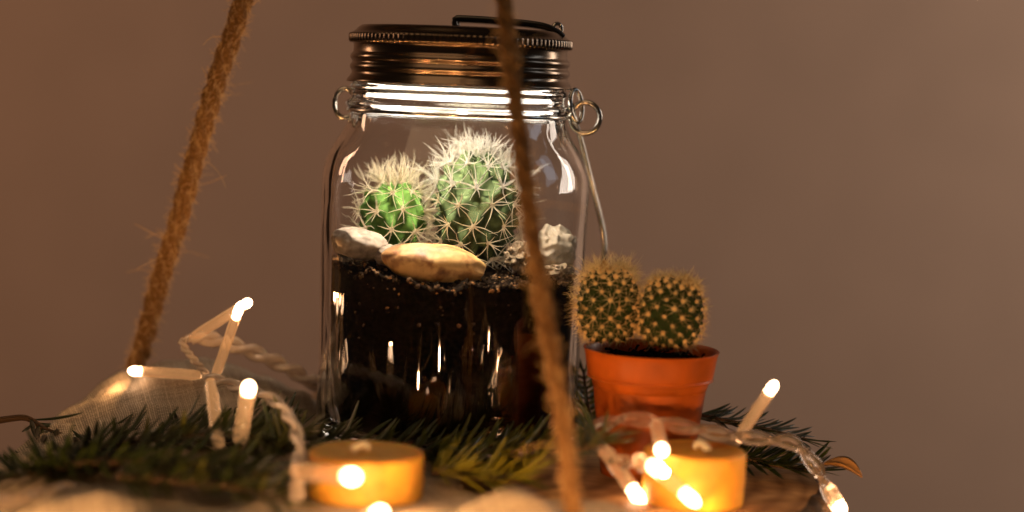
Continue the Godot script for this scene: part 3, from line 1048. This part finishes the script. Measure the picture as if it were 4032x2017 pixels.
func fir_sprigs() -> void:
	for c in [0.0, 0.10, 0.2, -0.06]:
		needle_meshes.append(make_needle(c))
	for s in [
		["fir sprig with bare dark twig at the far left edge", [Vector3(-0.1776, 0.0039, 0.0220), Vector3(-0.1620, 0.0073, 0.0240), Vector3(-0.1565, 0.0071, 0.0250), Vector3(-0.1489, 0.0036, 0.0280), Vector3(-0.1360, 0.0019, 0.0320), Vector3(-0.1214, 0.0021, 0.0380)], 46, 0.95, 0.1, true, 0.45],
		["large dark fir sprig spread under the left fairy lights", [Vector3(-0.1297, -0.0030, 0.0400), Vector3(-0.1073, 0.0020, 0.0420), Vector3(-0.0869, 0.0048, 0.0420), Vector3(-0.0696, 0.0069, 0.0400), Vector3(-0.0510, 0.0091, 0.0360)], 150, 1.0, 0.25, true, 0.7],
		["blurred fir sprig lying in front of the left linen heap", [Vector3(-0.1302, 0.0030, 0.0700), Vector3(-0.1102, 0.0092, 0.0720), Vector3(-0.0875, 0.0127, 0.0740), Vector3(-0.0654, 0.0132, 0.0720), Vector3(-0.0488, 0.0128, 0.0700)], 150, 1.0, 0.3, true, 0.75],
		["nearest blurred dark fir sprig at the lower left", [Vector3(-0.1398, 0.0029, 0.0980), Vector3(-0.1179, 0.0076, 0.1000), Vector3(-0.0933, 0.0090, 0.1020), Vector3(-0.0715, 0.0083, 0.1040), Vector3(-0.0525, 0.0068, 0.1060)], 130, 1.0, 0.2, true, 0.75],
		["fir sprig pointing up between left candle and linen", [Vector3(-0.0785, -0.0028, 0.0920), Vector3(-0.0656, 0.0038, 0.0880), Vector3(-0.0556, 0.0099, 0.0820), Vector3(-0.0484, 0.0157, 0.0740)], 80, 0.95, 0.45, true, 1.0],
		["frontmost fir sprig with needles coloured as if lit amber at the lower edge", [Vector3(-0.1033, 0.0066, 0.1180), Vector3(-0.0858, 0.0073, 0.1210), Vector3(-0.0658, 0.0068, 0.1240), Vector3(-0.0472, 0.0033, 0.1270)], 90, 1.0, 0.5, true, 0.7],
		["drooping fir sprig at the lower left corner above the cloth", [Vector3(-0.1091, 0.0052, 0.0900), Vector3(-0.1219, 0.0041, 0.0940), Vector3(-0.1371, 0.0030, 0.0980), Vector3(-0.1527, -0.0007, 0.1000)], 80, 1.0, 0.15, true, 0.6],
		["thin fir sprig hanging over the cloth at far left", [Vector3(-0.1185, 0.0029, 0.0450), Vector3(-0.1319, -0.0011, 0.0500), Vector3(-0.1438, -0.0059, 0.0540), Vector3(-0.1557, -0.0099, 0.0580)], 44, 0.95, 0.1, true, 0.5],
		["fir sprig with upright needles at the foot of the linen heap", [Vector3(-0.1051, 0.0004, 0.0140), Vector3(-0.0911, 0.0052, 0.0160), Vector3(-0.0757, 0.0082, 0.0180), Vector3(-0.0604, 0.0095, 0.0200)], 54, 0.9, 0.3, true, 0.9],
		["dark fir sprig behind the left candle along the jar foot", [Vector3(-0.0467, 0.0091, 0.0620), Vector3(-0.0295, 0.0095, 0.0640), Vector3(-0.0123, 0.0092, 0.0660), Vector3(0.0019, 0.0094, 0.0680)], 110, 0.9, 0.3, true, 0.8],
		["yellow-green fir sprig, bulb light put into its needle colour, fanned out right of the left candle", [Vector3(-0.0020, 0.0071, 0.0880), Vector3(0.0083, 0.0068, 0.0880), Vector3(0.0173, 0.0051, 0.0880), Vector3(0.0261, 0.0057, 0.0860), Vector3(0.0342, 0.0098, 0.0840)], 90, 0.95, 1.0, true, 0.9],
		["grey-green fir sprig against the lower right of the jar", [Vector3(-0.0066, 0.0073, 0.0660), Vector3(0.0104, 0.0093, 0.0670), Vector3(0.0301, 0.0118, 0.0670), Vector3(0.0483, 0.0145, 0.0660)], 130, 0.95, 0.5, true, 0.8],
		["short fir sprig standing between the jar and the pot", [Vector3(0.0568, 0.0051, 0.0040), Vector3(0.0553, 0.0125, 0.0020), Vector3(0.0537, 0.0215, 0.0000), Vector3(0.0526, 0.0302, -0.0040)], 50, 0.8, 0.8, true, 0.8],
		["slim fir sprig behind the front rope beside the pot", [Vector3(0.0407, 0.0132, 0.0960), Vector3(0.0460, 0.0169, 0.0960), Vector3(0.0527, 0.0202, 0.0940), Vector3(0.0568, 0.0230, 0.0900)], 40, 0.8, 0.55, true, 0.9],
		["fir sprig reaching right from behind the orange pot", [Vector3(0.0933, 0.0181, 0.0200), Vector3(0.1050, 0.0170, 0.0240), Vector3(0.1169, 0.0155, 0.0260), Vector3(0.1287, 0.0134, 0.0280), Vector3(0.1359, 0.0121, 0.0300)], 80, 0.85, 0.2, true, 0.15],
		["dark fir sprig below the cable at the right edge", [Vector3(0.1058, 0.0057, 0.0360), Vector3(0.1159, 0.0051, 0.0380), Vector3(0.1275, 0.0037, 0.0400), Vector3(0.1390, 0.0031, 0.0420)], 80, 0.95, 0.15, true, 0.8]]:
		sprig(s[0], s[1], s[2], s[3], s[4], s[5], s[6])
	# a dry curled leaf past the board's right edge
	var t := thing("dry_leaf", "curled brown dry leaf tip poking out past the right sprig", "leaf")
	var rows := []
	var a: Vector3 = Vector3(0.1407, 0.0061, 0.0440)
	var b: Vector3 = Vector3(0.1539, 0.0044, 0.0500)
	var d := (b - a)
	var up := Vector3(0.1, 1, 0.3).normalized()
	var side := d.normalized().cross(up).normalized()
	for j in 13:
		var s := j / 12.0
		var w := 0.0036 * pow(sin(PI * clampf(s * 0.92 + 0.06, 0.0, 1.0)), 0.8)
		var c := a + d * s + up * 0.0012 * sin(s * PI) - up * 0.0016 * s * s
		var row := []
		for k in 10:
			var q := TAU * k / 10.0
			row.append(c + side * cos(q) * w + up * (sin(q) * 0.0004 + w * 0.7 * cos(q) * cos(q)))
		rows.append(row)
	part(t, "leaf_blade", skin(rows), M.dry_leaf)
	part(t, "leaf_stalk", bar([a - d * 0.25, a + d * 0.1], 0.0006), M.twig)


# n needles along the stem; tint 0 dark .. 1 yellow-green as if lit by the bulbs; single: every needle a part of its own
func sprig(label: String, pts: Array, n: int, size: float, tint: float, single: bool, lift: float) -> void:
	var t := thing("fir_sprig", label, "fir sprig", Vector3.ZERO, "fir sprigs laid round the jar")
	var bare := label.contains("bare")
	var line := spline(pts, 0.002)
	var fr := frames(line)
	part(t, "twig", sweep(line, func(s, a): return (1.5 - 0.8 * s + 0.12 * cos(3.0 * a)) * MM * size, 8), M.twig)
	var meshes := [[], [], [], []]
	var places := [[], [], [], []]
	for k in n:
		var s := (k + rng.randf()) / n
		if bare:
			s = lerpf(0.36, 1.0, s)
		var i := clampi(int(s * (line.size() - 1)), 0, line.size() - 1)
		var tan: Vector3 = fr[i][0]
		var side := tan.cross(Vector3.UP).normalized()
		var up := side.cross(tan)
		var sgn := 1.0 if k % 2 == 0 else -1.0
		var e := rng.randf_range(-0.25, 0.85) * lift
		var f := rng.randf_range(0.85, 1.25) if s < 0.93 else rng.randf_range(0.2, 0.8)
		var d: Vector3 = (tan * cos(f) + (side * sgn * cos(e) + up * sin(e)) * sin(f)).normalized()
		var zdir := (up + Vector3(rng.randf_range(-0.3, 0.3), 0, rng.randf_range(-0.3, 0.3)))
		zdir = (zdir - d * zdir.dot(d)).normalized()
		var b := Basis(d.cross(zdir), d, zdir).scaled(Vector3.ONE * size * rng.randf_range(0.75, 1.1) * (1.0 if s < 0.9 else 0.75))
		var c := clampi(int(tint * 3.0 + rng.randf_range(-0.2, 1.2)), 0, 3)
		var xf := Transform3D(b, line[i])
		var m: Mesh = needle_meshes[rng.randi() % 4]
		if single:
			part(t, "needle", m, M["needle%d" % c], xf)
		else:
			meshes[c].append(m)
			places[c].append(xf)
	if not single:
		for c in 4:
			if meshes[c].size():
				stuff(part(t, "needles", merge(meshes[c], places[c]), M["needle%d" % c]))


# ---------------------------------------------------------------- fairy lights

func twisted(parent: Node, pts: Array, r: float, pitch: float, m: Material) -> void:
	var line := spline(pts, 0.0009)
	var fr := frames(line)
	var meshes := []
	for k in 2:
		var strand := []
		for i in line.size():
			var a := TAU * (i * 0.0009 / pitch + k / 2.0)
			strand.append(line[i] + (fr[i][1] * cos(a) + fr[i][2] * sin(a)) * r * 1.03 * MM)
		meshes.append(bar(strand, r * MM, 10))
	part(parent, "cable", merge(meshes, [Transform3D(), Transform3D()]), m)


# a lamp: clear sleeve from foot to tip with an added faint glow, glowing tip
func lamp(parent: Node, foot: Vector3, tip: Vector3, r: float, e: float, glow_len := 5.0) -> void:
	var d := (tip - foot).normalized()
	var stop := tip - d * glow_len * 0.55 * MM
	var line := []
	for q in 9:
		line.append(foot.lerp(stop, q / 8.0))
	var sl := part(parent, "lamp_sleeve", sweep(line, func(s, a): return r * MM * (1.0 - 0.3 * maxf(0.0, 0.12 - s) / 0.12 + 0.04 * sin(s * 19.0 + a)), 14), M.glow_sleeve)
	if e <= 0.0:
		return
	var led := SphereMesh.new()
	led.radius = r * 0.95 * MM
	led.height = glow_len * MM
	led.radial_segments = 20
	led.rings = 12
	var b := part(sl, "lamp_bulb", led, M.fairy_led, Transform3D(basis_to(d), tip - d * glow_len * 0.25 * MM))
	beam(b, Vector3.UP, glow_len * 0.52 * MM, Color(1.0, 0.73, 0.46), e, r * 1.4 * MM)


func fairy_lights() -> void:
	var L := thing("fairy_light_string", "clear twisted fairy light string lying over the linen left of the jar", "fairy lights")
	for c in [
		[[Vector3(-0.0497, 0.0113, -0.0400), Vector3(-0.0561, 0.0202, -0.0140), Vector3(-0.0674, 0.0271, -0.0080), Vector3(-0.0795, 0.0327, -0.0040), Vector3(-0.0914, 0.0367, 0.0000), Vector3(-0.1001, 0.0374, 0.0020)], 1.7, 0.019],
		[[Vector3(-0.1001, 0.0374, 0.0020), Vector3(-0.1034, 0.0360, 0.0040), Vector3(-0.1013, 0.0323, 0.0050), Vector3(-0.0964, 0.0272, 0.0060), Vector3(-0.0922, 0.0226, 0.0070)], 0.85, 0.006],
		[[Vector3(-0.0902, 0.0248, 0.0200), Vector3(-0.0810, 0.0258, 0.0360), Vector3(-0.0709, 0.0256, 0.0500), Vector3(-0.0595, 0.0252, 0.0660), Vector3(-0.0504, 0.0217, 0.0880), Vector3(-0.0459, 0.0165, 0.1060), Vector3(-0.0446, 0.0101, 0.1200), Vector3(-0.0435, -0.0008, 0.1300)], 1.25, 0.030]]:
		twisted(L, c[0], c[1], c[2], M.warm_cable)
	for q in [
		[Vector3(-0.0958, 0.0231, 0.0040), Vector3(-0.1232, 0.0234, 0.0020), 2.1, 0.00105, 6.0],
		[Vector3(-0.1002, 0.0372, 0.0030), Vector3(-0.0774, 0.0530, 0.0080), 2.1, 0.0015, 5.0],
		[Vector3(-0.0898, 0.0232, 0.0080), Vector3(-0.0803, 0.0518, 0.0120), 2.0, 0.0015, 8.0],
		[Vector3(-0.0689, 0.0133, 0.0840), Vector3(-0.0661, 0.0339, 0.0840), 2.7, 0.0019500000000000001, 6.0],
		[Vector3(-0.0834, 0.0306, 0.0600), Vector3(-0.0760, 0.0106, 0.0840), 2.2, 0.0, 4.0],
		[Vector3(-0.0455, 0.0125, 0.1220), Vector3(-0.0243, 0.0137, 0.1340), 3.0, 0.0019500000000000001, 7.0],
		[Vector3(-0.0295, -0.0032, 0.1340), Vector3(-0.0149, 0.0034, 0.1360), 2.6, 0.0019500000000000001, 6.0]]:
		lamp(L, q[0], q[1], q[2], q[3], q[4])
	var R := thing("fairy_light_string", "clear twisted fairy light string arching over the right candle and pot", "fairy lights")
	for c in [
		[[Vector3(0.0518, 0.0163, 0.0780), Vector3(0.0545, 0.0224, 0.0800), Vector3(0.0627, 0.0260, 0.0800), Vector3(0.0737, 0.0260, 0.0800), Vector3(0.0874, 0.0244, 0.0820), Vector3(0.1032, 0.0215, 0.0780), Vector3(0.1163, 0.0201, 0.0740), Vector3(0.1251, 0.0184, 0.0720), Vector3(0.1328, 0.0109, 0.0700), Vector3(0.1378, 0.0028, 0.0680), Vector3(0.1421, -0.0047, 0.0660), Vector3(0.1481, -0.0172, 0.0640)], 1.4, 0.028],
		[[Vector3(0.0525, 0.0192, 0.0820), Vector3(0.0573, 0.0150, 0.0880), Vector3(0.0651, 0.0142, 0.0960), Vector3(0.0739, 0.0153, 0.1040)], 1.25, 0.014],
		[[Vector3(0.0532, 0.0200, 0.0820), Vector3(0.0560, 0.0170, 0.0840), Vector3(0.0588, 0.0140, 0.0860)], 1.25, 0.014]]:
		twisted(R, c[0], c[1], c[2], M.clear_cable)
	for q in [
		[Vector3(0.1054, 0.0212, 0.0740), Vector3(0.1170, 0.0390, 0.0700), 2.1, 0.0015, 6.0],
		[Vector3(0.0750, 0.0257, 0.0820), Vector3(0.0756, 0.0204, 0.1060), 2.4, 0.0015, 6.0],
		[Vector3(0.0711, 0.0172, 0.1090), Vector3(0.0867, 0.0054, 0.1130), 2.3, 0.0015, 8.0],
		[Vector3(0.0671, 0.0173, 0.1040), Vector3(0.0751, 0.0152, 0.1100), 2.4, 0.0009, 7.0],
		[Vector3(0.0573, 0.0167, 0.0860), Vector3(0.0703, 0.0002, 0.0920), 2.6, 0.0015, 9.0],
		[Vector3(0.1385, 0.0028, 0.0680), Vector3(0.1443, -0.0060, 0.0660), 2.3, 0.0015, 6.0]]:
		lamp(R, q[0], q[1], q[2], q[3], q[4])
	var F := thing("fairy_light_string", "unseen clear fairy light string added below the front edge of the wood slice as front light", "fairy lights")  # out of view, added for the front glow and the lid reflections
	for c in [
		[[Vector3(-0.118, 0.003, 0.118), Vector3(-0.165, -0.004, 0.150), Vector3(-0.215, -0.012, 0.200), Vector3(-0.13, -0.006, 0.225), Vector3(-0.05, -0.004, 0.245), Vector3(0.05, -0.006, 0.245), Vector3(0.13, -0.004, 0.23), Vector3(0.20, -0.004, 0.20), Vector3(0.185, -0.020, 0.13), Vector3(0.1481, -0.0172, 0.0640)], 1.45, 0.019]]:
		twisted(F, c[0], c[1], c[2], M.clear_cable)
	for q in [
		[Vector3(-0.190, -0.006, 0.224), Vector3(-0.180, -0.014, 0.196), 2.2, 0.0098, 6.0],
		[Vector3(-0.140, 0.002, 0.239), Vector3(-0.146, -0.006, 0.211), 2.2, 0.0098, 6.0],
		[Vector3(-0.092, 0.012, 0.254), Vector3(-0.084, 0.004, 0.226), 2.2, 0.0098, 6.0],
		[Vector3(-0.030, 0.020, 0.254), Vector3(-0.020, 0.012, 0.226), 2.2, 0.0098, 6.0],
		[Vector3(0.012, 0.000, 0.252), Vector3(0.002, -0.008, 0.224), 2.2, 0.0098, 6.0],
		[Vector3(0.062, 0.024, 0.249), Vector3(0.072, 0.016, 0.221), 2.2, 0.0098, 6.0],
		[Vector3(0.120, 0.022, 0.240), Vector3(0.130, 0.014, 0.212), 2.2, 0.0098, 6.0],
		[Vector3(0.165, 0.012, 0.224), Vector3(0.173, 0.004, 0.196), 2.2, 0.0098, 6.0]]:
		lamp(F, q[0], q[1], q[2], q[3], q[4])
